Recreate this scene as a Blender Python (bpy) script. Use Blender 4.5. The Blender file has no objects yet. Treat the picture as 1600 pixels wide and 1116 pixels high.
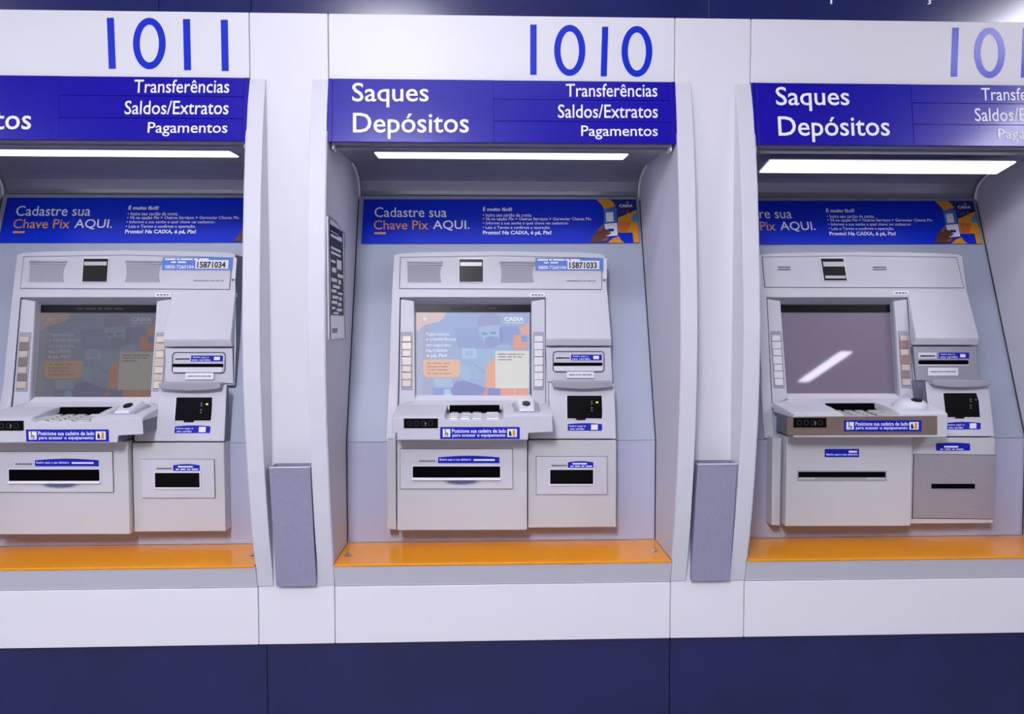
import bpy, bmesh, math
from mathutils import Vector, Matrix
R = math.radians

# ------------------------------------------------------------------ camera, world, lights, exposure
CAM = Vector((-0.0402, -1.6901, 1.3134)); YAW, PITCH, ROLL, F = 0.0349, 0.0435, -0.0012, 1200.0
PITCH_X = 0.9177                                   # distance from one machine bay to the next
sc = bpy.context.scene
col = sc.collection
_f = Vector((math.sin(YAW), math.cos(YAW), 0)); _r = Vector((math.cos(YAW), -math.sin(YAW), 0)); _u = Vector((0, 0, 1))
_f2 = _f*math.cos(PITCH) - _u*math.sin(PITCH); _u2 = _u*math.cos(PITCH) + _f*math.sin(PITCH)
CR = _r*math.cos(ROLL) + _u2*math.sin(ROLL); CU = _u2*math.cos(ROLL) - _r*math.sin(ROLL); CF = _f2
cd = bpy.data.cameras.new('camera'); cam = bpy.data.objects.new('camera', cd); col.objects.link(cam)
M3 = Matrix((CR, CU, -CF)).transposed()
cam.matrix_world = Matrix.Translation(CAM) @ M3.to_4x4()
cd.sensor_fit = 'HORIZONTAL'; cd.sensor_width = 36.0; cd.lens = 36.0*F/1600.0; cd.clip_start = 0.05
sc.camera = cam
w = bpy.data.worlds.new('world'); sc.world = w; w.use_nodes = True
w.node_tree.nodes['Background'].inputs[0].default_value = (0.55, 0.6, 0.8, 1)
w.node_tree.nodes['Background'].inputs[1].default_value = 0.25
sc.view_settings.view_transform = 'Standard'; sc.view_settings.look = 'None'
sc.view_settings.gamma = 1.0; sc.view_settings.use_curve_mapping = False
sc.view_settings.exposure = 0.0
CEIL_Z = 2.75
LAMP_STRENGTH = 101.0
# x, y, strength factor, width, length
LAMPS = [(-0.50, -2.60, .88, .34, 1.1), (3.15, -4.80, .2, .10, .95), (-4.2, -2.6, 0.6, .26, 1.2), (2.45, -1.80, 0.34, .26, 1.2), (-2.6, -2.5, 0.22, .26, 1.2), (-0.25, -0.95, .17, 1.2, .16)]  # last fixture is added to deepen the shade under the canopies

# ------------------------------------------------------------------ helpers
def s2l(c):
    return tuple(((v/255)/12.92 if v/255 <= .04045 else ((v/255+.055)/1.055)**2.4) for v in c)
MATS = {}
def mat(name, rgb, rough=.5, metal=0, coat=0, emit=0, noise=None, bump=None, spec=.5, coat_rough=.05):
    """rgb in sRGB 0..255. noise=(scale, amount) varies the albedo; bump=(scale, strength)."""
    if name in MATS: return MATS[name]
    m = bpy.data.materials.new(name); m.use_nodes = True; nt = m.node_tree; b = nt.nodes['Principled BSDF']
    c = s2l(rgb)
    b.inputs['Base Color'].default_value = (*c, 1); b.inputs['Roughness'].default_value = rough
    b.inputs['Metallic'].default_value = metal; b.inputs['Coat Weight'].default_value = coat
    b.inputs['Coat Roughness'].default_value = coat_rough
    b.inputs['Specular IOR Level'].default_value = spec
    if emit:
        b.inputs['Emission Color'].default_value = (*c, 1); b.inputs['Emission Strength'].default_value = emit
    tc = nt.nodes.new('ShaderNodeTexCoord')
    if noise:
        n = nt.nodes.new('ShaderNodeTexNoise'); n.inputs['Scale'].default_value = noise[0]; n.inputs['Detail'].default_value = 5
        nt.links.new(tc.outputs['Object'], n.inputs['Vector'])
        r = nt.nodes.new('ShaderNodeMapRange'); r.inputs['From Min'].default_value = .3; r.inputs['From Max'].default_value = .7
        r.inputs['To Min'].default_value = 1-noise[1]; r.inputs['To Max'].default_value = 1+noise[1]
        mx = nt.nodes.new('ShaderNodeVectorMath'); mx.operation = 'SCALE'; mx.inputs[0].default_value = c
        nt.links.new(n.outputs['Fac'], r.inputs['Value']); nt.links.new(r.outputs['Result'], mx.inputs['Scale'])
        nt.links.new(mx.outputs['Vector'], b.inputs['Base Color'])
        if emit: nt.links.new(mx.outputs['Vector'], b.inputs['Emission Color'])
    if bump:
        n2 = nt.nodes.new('ShaderNodeTexNoise'); n2.inputs['Scale'].default_value = bump[0]; n2.inputs['Detail'].default_value = 3
        nt.links.new(tc.outputs['Object'], n2.inputs['Vector'])
        bp = nt.nodes.new('ShaderNodeBump'); bp.inputs['Strength'].default_value = bump[1]; bp.inputs['Distance'].default_value = .002
        nt.links.new(n2.outputs['Fac'], bp.inputs['Height']); nt.links.new(bp.outputs['Normal'], b.inputs['Normal'])
    MATS[name] = m
    return m

def pl(Y, z0=0.0, s=0.0): return (Y, z0, s)                     # a plane facing the room: y = Y + s*(z - z0)
def py_(p, z): return p[0] + p[2]*(z - p[1])
def shift(p, d): return (p[0]+d, p[1], p[2])
def at(x, y, p, xo=0.0):
    """photo pixel -> (x, z) of the real surface p, relative to the bay centre xo"""
    d = CF*F + CR*(x-800) + CU*(558-y)
    t = (p[0] + p[2]*(CAM.z - p[1]) - CAM.y)/(d.y - p[2]*d.z)
    q = CAM + d*t
    return (q.x - xo, q.z)
def pts(L, p, xo=0.0): return [at(a, b, p, xo) for a, b in L]
def rect(x0, y0, x1, y1): return [(x0, y0), (x1, y0), (x1, y1), (x0, y1)]
def rrect(x0, y0, x1, y1, r, n=5):
    o = []
    for cx, cy, a0 in ((x1-r, y0+r, -90), (x1-r, y1-r, 0), (x0+r, y1-r, 90), (x0+r, y0+r, 180)):
        for i in range(n+1):
            a = R(a0 + 90*i/n); o.append((cx + r*math.cos(a), cy + r*math.sin(a)))
    return o
def ellipse(cx, cy, rx, ry, n=28): return [(cx+rx*math.cos(2*math.pi*i/n), cy+ry*math.sin(2*math.pi*i/n)) for i in range(n)]

class MB:
    def __init__(s): s.bm = bmesh.new(); s.mats = []; s.mi = 0
    def use(s, m):
        if m not in s.mats: s.mats.append(m)
        s.mi = s.mats.index(m); return s
    def _f(s, vs):
        try:
            f = s.bm.faces.new(vs); f.material_index = s.mi; return f
        except ValueError: return None
    def loft(s, A, B, caps=True):
        a = [s.bm.verts.new(v) for v in A]; b = [s.bm.verts.new(v) for v in B]; n = len(a)
        for i in range(n): s._f((a[i], a[(i+1) % n], b[(i+1) % n], b[i]))
        if caps: s._f(a); s._f(list(reversed(b)))
        return s
    def prism(s, poly, front, back):
        """poly of (x,z); front/back planes"""
        return s.loft([(x, py_(front, z), z) for x, z in poly], [(x, py_(back, z), z) for x, z in poly])
    def face(s, poly, p):
        s._f([s.bm.verts.new((x, py_(p, z), z)) for x, z in poly]); return s
    def plate(s, outer, holes, front, back):
        loops = [outer] + holes
        for P in (front, back):
            es = []
            for lp in loops:
                vs = [s.bm.verts.new((x, py_(P, z), z)) for x, z in lp]
                es += [s.bm.edges.new((vs[i], vs[(i+1) % len(vs)])) for i in range(len(vs))]
            g = bmesh.ops.triangle_fill(s.bm, edges=es, use_beauty=True, use_dissolve=False)
            for f in g['geom']:
                if isinstance(f, bmesh.types.BMFace): f.material_index = s.mi
        for lp in loops:
            s.loft([(x, py_(front, z), z) for x, z in lp], [(x, py_(back, z), z) for x, z in lp], caps=False)
        bmesh.ops.remove_doubles(s.bm, verts=s.bm.verts[:], dist=1e-6)
        return s
    def box(s, x0, x1, y0, y1, z0, z1):
        return s.loft([(x0, y0, z0), (x1, y0, z0), (x1, y0, z1), (x0, y0, z1)], [(x0, y1, z0), (x1, y1, z0), (x1, y1, z1), (x0, y1, z1)])
    def xprof(s, prof, x0, x1):
        """profile of (y,z) swept along x"""
        return s.loft([(x0, y, z) for y, z in prof], [(x1, y, z) for y, z in prof])
    def tube(s, path, r, n=8):
        path = [Vector(p) for p in path]; rings = []
        for i, p in enumerate(path):
            d = (path[min(i+1, len(path)-1)] - path[max(i-1, 0)]).normalized()
            a = d.orthogonal().normalized() if i == 0 else (pa - d*pa.dot(d)).normalized()
            pa = a; b = d.cross(a)
            rings.append([s.bm.verts.new(p + r*(a*math.cos(2*math.pi*k/n) + b*math.sin(2*math.pi*k/n))) for k in range(n)])
        for A, B in zip(rings, rings[1:]):
            for k in range(n): s._f((A[k], A[(k+1) % n], B[(k+1) % n], B[k]))
        s._f(rings[0]); s._f(list(reversed(rings[-1]))); return s
    def lathe(s, c, prof, axis='Z', n=20):
        rings = []
        for r, h in prof:
            ring = []
            for k in range(n):
                a = 2*math.pi*k/n; u, v = r*math.cos(a), r*math.sin(a)
                o = (u, v, h) if axis == 'Z' else (u, h, v)
                ring.append(s.bm.verts.new((c[0]+o[0], c[1]+o[1], c[2]+o[2])))
            rings.append(ring)
        for A, B in zip(rings, rings[1:]):
            for k in range(n): s._f((A[k], A[(k+1) % n], B[(k+1) % n], B[k]))
        s._f(rings[0]); s._f(list(reversed(rings[-1]))); return s
    def text(s, txt, box, p, xo=0, bold=0, shear=0, off=.0006, th=.0003, quad=None):
        """lettering filling the pixel box (x0,y0,x1,y1) on plane p"""
        cu = bpy.data.curves.new('t', 'FONT'); cu.body = txt; cu.size = 1; cu.offset = bold; cu.resolution_u = 3; cu.shear = shear
        ob = bpy.data.objects.new('t', cu); me = bpy.data.meshes.new_from_object(ob)
        xs = [v.co.x for v in me.vertices]; ys = [v.co.y for v in me.vertices]
        a0, a1, b0, b1 = min(xs), max(xs), min(ys), max(ys)
        x0, y0, x1, y1 = box
        q = quad or [at(x0, y0, p, xo), at(x1, y0, p, xo), at(x1, y1, p, xo), at(x0, y1, p, xo)]
        bm2 = bmesh.new(); bm2.from_mesh(me)
        vm = {}
        for v in bm2.verts:
            u = (v.co.x-a0)/(a1-a0); t = (v.co.y-b0)/(b1-b0)
            x = (1-t)*((1-u)*q[3][0]+u*q[2][0]) + t*((1-u)*q[0][0]+u*q[1][0])
            z = (1-t)*((1-u)*q[3][1]+u*q[2][1]) + t*((1-u)*q[0][1]+u*q[1][1])
            vm[v.index] = s.bm.verts.new((x, py_(p, z)-off-th, z))
        for f in bm2.faces: s._f([vm[v.index] for v in f.verts])
        bm2.free(); bpy.data.meshes.remove(me); bpy.data.objects.remove(ob); bpy.data.curves.remove(cu)
        return s
    def dashes(s, x0, y0, x1, y1, words, p, xo=0, off=.0006):
        """a line of print too small to read: one thin strip a word"""
        tot = sum(words) + .45*(len(words)-1)*max(1, min(words)); g = .45*max(1, min(words)); x = x0; k = (x1-x0)/tot
        for wd in words:
            s.face(pts(rect(x, y0, x+wd*k, y1), p, xo), shift(p, -off)); x += (wd+g)*k
        return s

ORG = [Vector((0, 0, 0))]
def build(mb, name, m=None, parent=None, bevel=0, smooth=False, seg=2, side=None):
    bm = mb.bm; bmesh.ops.remove_doubles(bm, verts=bm.verts[:], dist=1e-7)
    if not any(len(e.link_faces) == 1 for e in bm.edges): bmesh.ops.recalc_face_normals(bm, faces=bm.faces[:])
    else:
        for f in bm.faces:
            f.normal_update()
            if f.normal.y > 0 and abs(f.normal.y) > .3: f.normal_flip()
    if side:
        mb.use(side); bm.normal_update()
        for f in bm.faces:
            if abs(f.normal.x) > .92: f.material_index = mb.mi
    o3 = ORG[0]
    for v in bm.verts: v.co -= o3
    me = bpy.data.meshes.new(name); bm.to_mesh(me); bm.free()
    for mm in (mb.mats or [m]): me.materials.append(mm)
    ob = bpy.data.objects.new(name, me); col.objects.link(ob)
    if parent: ob.parent = parent
    else: ob.location = o3
    if smooth:
        for f in me.polygons: f.use_smooth = True
    if bevel:
        md = ob.modifiers.new('bevel', 'BEVEL'); md.width = bevel; md.segments = seg; md.limit_method = 'ANGLE'; md.angle_limit = R(25)
        md.harden_normals = False
    return ob
def thing(name, label, cat, loc, group=None):
    o = bpy.data.objects.new(name, None); col.objects.link(o); o.empty_display_size = .05
    o.location = loc; o['label'] = label; o['category'] = cat
    if group: o['group'] = group
    ORG[0] = Vector(loc); return o
def copy_tree(o, dx, parent=None, label=None):
    c = o.copy(); col.objects.link(c); c.parent = parent
    if parent is None: c.location = o.location + Vector((dx, 0, 0))
    if label: c['label'] = label
    for ch in list(o.children): copy_tree(ch, 0, c)
    return c
def struct(o): o['kind'] = 'structure'; return o
def m_(x): return MB().use(x) if x else MB()

# ------------------------------------------------------------------ materials
white = mat('white_panel', (226, 226, 230), .42, coat=.1, coat_rough=.3)
fin_m = mat('fin_paint', (212, 212, 219), .4)
lining = mat('alcove_lining', (166, 175, 192), .48, metal=.0, bump=(900, .08))
lining_lo = mat('alcove_lining_lower', (180, 184, 208), .5, metal=.0, bump=(900, .08))
side_m = mat('alcove_side', (190, 206, 224), .45, bump=(900, .06))
canopy_m = mat('canopy_metal', (150, 152, 168), .28, metal=.35)
grey_skirt = mat('skirt_grey', (204, 204, 213), .45)
orange = mat('orange_laminate', (240, 154, 22), .2, coat=.2, spec=.3, coat_rough=.06, noise=(6, .05))
navy = mat('navy_panel', (16, 26, 78), .26, coat=.3, noise=(5, .2), coat_rough=.15)
navy_top = mat('navy_fascia', (24, 34, 92), .18, coat=.3, noise=(6, .15), coat_rough=.1)
gap = mat('gap_dark', (58, 58, 66), .8)
panel_gap = mat('panel_joint', (190, 190, 196), .8)
signblue = mat('sign_blue', (20, 6, 158), .3, coat=.35, noise=(4, .06), coat_rough=.14, spec=.2)
signjoint = mat('sign_joint', (26, 14, 110), .5)
numblue = mat('numeral_blue', (14, 48, 200), .3, coat=.4, coat_rough=.2, spec=.2)
ink_white = mat('ink_white', (244, 244, 250), .5)
ink_orange = mat('ink_orange', (236, 164, 88), .5)
body = mat('machine_plastic', (203, 203, 211), .42, bump=(700, .12), noise=(3, .03))
body_low = mat('machine_metal_paint', (198, 199, 202), .45, bump=(900, .15), noise=(2.5, .035))
body_dk = mat('machine_grey', (160, 160, 171), .42, bump=(700, .1))
body_lt = mat('machine_pale', (222, 222, 230), .35)
black = mat('black_plastic', (7, 7, 9), .3, spec=.15)
blackhole = mat('slot_black', (3, 3, 4), .8, spec=.05)
steel = mat('brushed_steel', (188, 186, 188), .4, metal=.25)
key_warm_refl = mat('function_key_warm_reflection', (204, 190, 178), .35, metal=.12)  # steel key with a warm reflection painted into its colour
key_white_refl = mat('function_key_white_reflection', (228, 226, 228), .35)  # same steel key, pale reflection painted into its colour
grille = mat('speaker_grille', (170, 170, 180), .6, bump=(2500, .4))
stblue = mat('sticker_blue', (16, 34, 178), .35, spec=.3)
sklight = mat('sticker_pale_blue', (84, 130, 214), .4)
stwhite = mat('sticker_white', (238, 238, 244), .45)
ink_black = mat('ink_black', (24, 24, 30), .5)
ink_grey = mat('ink_grey', (128, 130, 140), .6)
bin_m = mat('hammered_bin_paint', (164, 164, 190), .5, metal=.05, bump=(1400, .9), noise=(420, .12))
chrome = mat('chrome', (225, 225, 225), .12, metal=1)
trimw = mat('edge_trim_white', (236, 236, 240), .3)
lightm = mat('light_diffuser', (250, 250, 255), .4, emit=2.4)
brown = mat('console_brown', (134, 116, 104), .35, metal=.2, noise=(60, .06))
speck = mat('speckled_panel', (164, 160, 166), .5, metal=.25, bump=(1600, .5), noise=(260, .08))
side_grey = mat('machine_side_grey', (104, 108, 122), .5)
green_led = mat('led_green', (200, 255, 60), .4, emit=1.5)

def wear_material(c):
    n = 'worn_paint_speckle'
    if n in MATS: return MATS[n]
    m = mat(n, (92, 98, 138), .5); nt = m.node_tree; b = nt.nodes['Principled BSDF']
    tc = nt.nodes.new('ShaderNodeTexCoord'); mp = nt.nodes.new('ShaderNodeMapping'); g = nt.nodes.new('ShaderNodeTexGradient'); g.gradient_type = 'SPHERICAL'
    ox, oz = c[0]-0.0, c[1]-.83
    mp.inputs['Scale'].default_value = (1/.058, 1, 1/.012); mp.inputs['Location'].default_value = (-ox/.058, 0.028, -(oz+.004)/.012)
    nz = nt.nodes.new('ShaderNodeTexNoise'); nz.inputs['Scale'].default_value = 900; nz.inputs['Detail'].default_value = 2
    ad = nt.nodes.new('ShaderNodeMath'); ad.operation = 'MULTIPLY'; mr = nt.nodes.new('ShaderNodeMapRange')
    mr.inputs['From Min'].default_value = .10; mr.inputs['From Max'].default_value = .34
    nt.links.new(tc.outputs['Object'], mp.inputs['Vector']); nt.links.new(mp.outputs['Vector'], g.inputs['Vector']); nt.links.new(tc.outputs['Object'], nz.inputs['Vector'])
    nt.links.new(g.outputs['Fac'], ad.inputs[0]); nt.links.new(nz.outputs['Fac'], ad.inputs[1]); nt.links.new(ad.outputs[0], mr.inputs['Value']); nt.links.new(mr.outputs['Result'], b.inputs['Alpha'])
    return m
XB = .375; PIL = .1677; XS = [-PITCH_X, 0.0, PITCH_X]
WHICH = ['left', 'middle', 'right']
# ------------------------------------------------------------------ the wall: white panels, navy base, navy top band
def group_wall():
    ORG[0] = Vector((0, 0, 0))
    b = m_(panel_gap)
    b.box(-1.62, 1.62, .005, .03, 1.842, 1.976)
    b.box(-1.62, 1.62, .005, .03, .604, .732)
    wall = struct(build(b, 'wall_back', parent=None))
    g = .0009
    for bx in XS:
        mb = m_(white); mb.box(bx-XB+g, bx+XB-g, 0, .005, 1.840, 1.9785); build(mb, 'wall_panel', parent=wall, bevel=.0012)
        mb = m_(white); mb.box(bx-XB+g, bx+XB-g, 0, .005, .6035, .7315); build(mb, 'wall_panel', parent=wall, bevel=.0012)
    for px in (-1.5*PITCH_X, -.5*PITCH_X, .5*PITCH_X, 1.5*PITCH_X):
        mb = m_(white); mb.box(px-PIL/2+g, px+PIL/2-g, 0, .005, .6035, 1.9785); build(mb, 'wall_panel', parent=wall, bevel=.0012)
    nb = m_(gap); nb.box(-3.5, 3.5, .012, .04, 0, .603)
    base = struct(build(nb, 'baseboard_back'))
    edges = [-3.5, -1.40, -.527, .376, 1.29, 3.5]
    for a, c in zip(edges, edges[1:]):
        mb = m_(navy); mb.box(a+.0008, c-.0008, .006, .012, 0, .6015); build(mb, 'base_panel', parent=base, bevel=.001)
    tb = m_(gap); tb.box(-3.5, 3.5, .012, .04, 1.9795, CEIL_Z)
    top = struct(build(tb, 'trim_1'))
    for a, c in zip([-3.5, -.735, -.54, .45, 1.6], [-.735, -.54, .45, 1.6, 3.5]):
        mb = m_(navy_top); mb.box(a+.0006, c-.0006, .006, .012, 1.9795, 2.26); build(mb, 'band_panel', parent=top, bevel=.001)
    t = m_(ink_white)
    P = pl(.006)
    t.text('p', (1297, -22, 1311, 6.5), P); t.text('ç', (1445, -16, 1458, 7), P)
    build(t, 'lettering', parent=top)
    for sx, n in ((-1, 'wall_left_return'), (1, 'wall_right_return')):
        mb = m_(white); mb.box(min(sx*1.462, sx*3.5), max(sx*1.462, sx*3.5), 0, .03, .6035, 1.9785)
        o = build(mb, 'wall_panel', parent=wall)
group_wall()
mb = m_(mat('rear_partition', (140, 142, 150), .8)); mb.box(-5, 5, .47, .5, 0, CEIL_Z); struct(build(mb, 'wall_back'))

# ------------------------------------------------------------------ the room that lights the wall (behind and above the camera)
ORG[0] = Vector((0, 0, 0))
floor_m = mat('floor_tile', (150, 148, 150), .35, noise=(2, .06)); ceil_m = mat('ceiling_white', (168, 168, 176), .8)
rear_m = mat('rear_wall_paint', (178, 168, 186), .7); rear_lo = mat('rear_wall_wood', (112, 84, 74), .6, noise=(8, .1))
side_m = mat('side_wall_paint', (196, 196, 208), .7)
mb = m_(floor_m); mb.box(-5, 5, -6.5, .5, -.05, 0); struct(build(mb, 'floor'))
mb = m_(ceil_m); mb.box(-5, 5, -6.5, .5, CEIL_Z, CEIL_Z+.05); struct(build(mb, 'ceiling'))
mb = m_(rear_m); mb.box(-5, 5, -6.55, -6.5, 0, CEIL_Z); o = struct(build(mb, 'wall_front'))
mb = m_(rear_lo); mb.box(-5, 5, -6.5, -6.48, 0, 1.1); struct(build(mb, 'baseboard_front'))
mb = m_(side_m); mb.box(-5.05, -5, -6.5, .5, 0, CEIL_Z); struct(build(mb, 'wall_left'))
mb = m_(side_m); mb.box(5, 5.05, -6.5, .5, 0, CEIL_Z); struct(build(mb, 'wall_right'))
for sx in (-1, 1):
    mb = m_(side_m); mb.box(min(sx*3.5, sx*5), max(sx*3.5, sx*5), .0, .04, 0, CEIL_Z); struct(build(mb, 'wall_back'))
tube_mats = {}
places = ['nearest to the camera', 'narrow one at the far right', 'far left of the room', 'near the right wall machine', 'near the left wall machine', 'added near the machine wall to shade the alcove tops']
for (x, y, k, wd, ln), wh in zip(LAMPS, places):
    lm = tube_mats.get(k)
    if not lm: lm = tube_mats[k] = mat('tube_light_%d' % int(k*100), (243, 242, 255), .4, emit=LAMP_STRENGTH*k)
    t = thing('ceiling_light', 'long white ceiling light fixture, ' + wh, 'ceiling light', (x, y, CEIL_Z), 'ceiling lights outside the frame')
    hw, hl = wd/2, ln/2
    mb = m_(body_lt); mb.loft([(x-hw-.04, y-hl-.02, CEIL_Z), (x+hw+.04, y-hl-.02, CEIL_Z), (x+hw+.04, y+hl+.02, CEIL_Z), (x-hw-.04, y+hl+.02, CEIL_Z)],
            [(x-hw-.02, y-hl-.02, CEIL_Z-.05), (x+hw+.02, y-hl-.02, CEIL_Z-.05), (x+hw+.02, y+hl+.02, CEIL_Z-.05), (x-hw-.02, y+hl+.02, CEIL_Z-.05)])
    build(mb, 'frame', parent=t)
    mb = m_(lm); mb.box(x-hw, x+hw, y-hl, y+hl, CEIL_Z-.062, CEIL_Z-.051); build(mb, 'diffuser', parent=t)

# ------------------------------------------------------------------ alcove surround with bowed side fins
FIN = [(.735, .002), (.78, .013), (.84, .028), (.9, .041), (1.0, .058), (1.1, .07), (1.2, .077), (1.3, .077), (1.4, .071), (1.5, .062), (1.6, .051), (1.7, .036), (1.78, .020), (1.838, .003)]
PW = pl(.150, 1.030, .349)
COVE = [(.3675, 1.653)]
for i in range(1, 9):
    a = R(90*i/8); COVE.append((.3675+.012*math.sin(a*2)*.5 - .105*(1-math.cos(a)), 1.653 + .065*math.sin(a)))
def lip_z(y): return 1.703 + (y)*.058
def surround():
    t = thing('kiosk_surround', '', 'alcove', (0, 0, .735), 'alcoves that hold the cash machines')
    for sx in (-1, 1):
        mb = m_(fin_m)
        a, b = sx*XB, sx*(XB+.0345)
        prof = [(-p, z) for z, p in FIN] + [(0.0, 1.838), (0.0, .735)]
        mb.xprof(prof, a, b); build(mb, 'side_fin', parent=t, bevel=.0014)
        mb = m_(side_m)
        prof = [(-p+.0015, z) for z, p in FIN if .785 < z < 1.72]
        prof = [(.02, .787)] + [(-.012, .787)] + prof + [(-.030, 1.722), (.30, 1.722), (.375, 1.66), (py_(PW, 1.03), 1.03), (.150, .787)]
        mb.xprof(prof, sx*(XB-.0018), sx*(XB-.00005)); build(mb, 'side_panel', parent=t)
        # gasket where side meets back, and the pale edge of the cove
        mb = m_(gap); mb.tube([(sx*(XB-.003), .147, .79), (sx*(XB-.003), .147, 1.03), (sx*(XB-.003), py_(PW, 1.64)-.004, 1.64)], .0017, 6)
        build(mb, 'corner_gasket', parent=t)
        mb = m_(trimw); mb.tube([(sx*(XB-.0045), y-.006, z-.004) for y, z in COVE], .0032, 8); build(mb, 'edge_trim', parent=t, smooth=True)
        mb = m_(trimw); mb.box(min(sx*.368, sx*.363), max(sx*.368, sx*.363), -.012, .02, 1.689, 1.701); build(mb, 'bracket', parent=t, bevel=.0008)
    mb = m_(lining); x = XB-.002
    PWa = pl(.152+.0002, 1.0305, .3455)
    mb.plate([(-x, 1.0305), (x, 1.0305), (x, 1.651), (-x, 1.651)], [[(-.225, 1.112), (.078, 1.112), (.078, 1.40), (-.225, 1.40)]], PWa, shift(PWa, .010))
    build(mb, 'back_panel', parent=t)
    mb = m_(lining_lo); mb.box(-x, x, .150, .158, .7875, 1.0295); build(mb, 'back_panel', parent=t)
    mb = m_(canopy_m)
    prof = COVE + [(.20, 1.7145), (.10, 1.709), (.012, 1.7035)]
    prof = prof + [(.012, 1.722)] + [(y+.006, z+.009) for y, z in reversed(COVE)]
    mb.xprof(prof, -x, x); build(mb, 'canopy', parent=t, smooth=False)
    mb = m_(body_dk); mb.xprof([(.3655, 1.6525), (.362, 1.6535), (.3645, 1.656), (.3675, 1.656)], -x, x); build(mb, 'seam_strip', parent=t)
    mb = m_(canopy_m); mb.box(-.366, .366, -.02, .012, 1.6985, 1.7045); mb.box(-.366, .366, .006, .03, 1.694, 1.6985); build(mb, 'front_lip', parent=t, bevel=.0008)
    mb = m_(grey_skirt)
    mb.xprof([(-.0165, .7815), (.0, .7355), (.0, .733), (.02, .733), (.02, .7815)], -XB+.0008, XB-.0008); build(mb, 'shelf_skirt', parent=t, bevel=.0006)
    return t
sur = surround()
SL = ['pale grey alcove with curved side fins around the %s machine' % w_ for w_ in ('left', 'middle', 'right')]
sur['label'] = SL[1]
copy_tree(sur, -PITCH_X, label=SL[0]); copy_tree(sur, PITCH_X, label=SL[2])

def shelf():
    t = thing('counter_shelf', '', 'shelf', (0, .06, .782), 'orange shelves at the foot of the alcoves')
    mb = m_(orange); mb.box(-XB+.0022, XB-.0022, -.0185, .1495, .7818, .787); build(mb, 'shelf_board', parent=t, bevel=.0012)
    for x, y in ((-.352, .045), (.350, .052)):
        mb = m_(chrome); mb.lathe((x, y, .787), [(.0095, 0), (.0095, .0015), (.0065, .003), (.0065, .006), (.003, .0075)], n=18)
        build(mb, 'screw', parent=t, smooth=False, bevel=.0005)
    return t
shf = shelf(); shf['label'] = 'glossy orange shelf board under the middle machine, 1010 above'
copy_tree(shf, -PITCH_X, label='glossy orange shelf board under the left machine, 1011 above')
copy_tree(shf, PITCH_X, label='glossy orange shelf board under the right machine with brown console')

def canopy_light():
    t = thing('canopy_light', '', 'light', (0, .10, 1.7085), 'white lights under the alcove canopies')
    def q(y0, z0, y1, z1, x0, x1, m, n, th):
        mb = m_(m); mb.loft([(-x0, y0, z0), (x0, y0, z0), (x1, y1, z1), (-x1, y1, z1)], [(-x0, y0, z0-th), (x0, y0, z0-th), (x1, y1, z1-th), (-x1, y1, z1-th)])
        return build(mb, n, parent=t)
    q(.098, 1.7085, .180, 1.7125, .299, .299, canopy_m, 'frame', .0015)
    q(.104, 1.7070, .174, 1.7105, .293, .293, lightm, 'diffuser', .002)
    return t
lt = canopy_light(); lt['label'] = 'slim white light panel under the canopy of the middle alcove'
c1 = copy_tree(lt, -PITCH_X, label='slim white light panel under the canopy of the left alcove')
c3 = copy_tree(lt, PITCH_X, label='wider white light panel hanging tilted in the right alcove')
c3.location.z -= .0130; c3.rotation_euler.x = R(-14); c3.location.y -= .008

# ------------------------------------------------------------------ header signs
PS = pl(-.009, 1.832, .14)
def sign():
    t = thing('header_sign', '', 'sign', (0, 0, 1.70), 'blue signs over the alcoves')
    B = pl(.004)
    mb = m_(signjoint); mb.prism([(-XB+.002, 1.703), (XB-.002, 1.703), (XB-.002, 1.836), (-XB+.002, 1.836)], shift(PS, .002), B); build(mb, 'back_plate', parent=t)
    z0, z1 = 1.7005, 1.8385
    xa = at(771, 175, PS)[0]; xl = -XB+.0105; xr = XB-.0105
    zs = [z0, at(900, 190, PS)[1], at(900, 156, PS)[1], z1]
    def pan(x0, x1, a, b, n, f=0.0):
        mb = m_(signblue); mb.prism([(x0, a), (x1, a), (x1, b), (x0, b)], shift(PS, f), shift(PS, .002)); build(mb, n, parent=t, bevel=.0004)
    g = .0004
    pan(xl+g, xa-g, z0, z1, 'sign_panel')
    for a, b in zip(zs, zs[1:]): pan(xa+g, xr-g, a+g, b-g, 'sign_panel')
    pan(-XB+.0006, xl-g, z0-.001, z1, 'end_cap', -.0006); pan(xr+g, XB-.0006, z0-.001, z1, 'end_cap', -.0006)
    for s_, bx, bd in (('Saques', (550.3, 129.5, 669.7, 168), .008), ('Depósitos', (551.6, 176.5, 732.5, 217.4), .008),
                       ('Transferências', (884, 131, 1027, 151.5), .006), ('Saldos/Extratos', (871.7, 163.4, 1027.6, 184.5), .006), ('Pagamentos', (908, 196.3, 1027.6, 218), .006)):
        mb = m_(ink_white); mb.text(s_, bx, PS, bold=bd); build(mb, 'lettering', parent=t)
    return t
sg = sign(); sg['label'] = 'blue header sign with white lettering over the middle machine, faint glare at its left'
copy_tree(sg, -PITCH_X, label='blue header sign whose left end is cut off by the photo edge')
copy_tree(sg, PITCH_X, label='blue header sign whose right end is washed out by glare')

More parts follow.
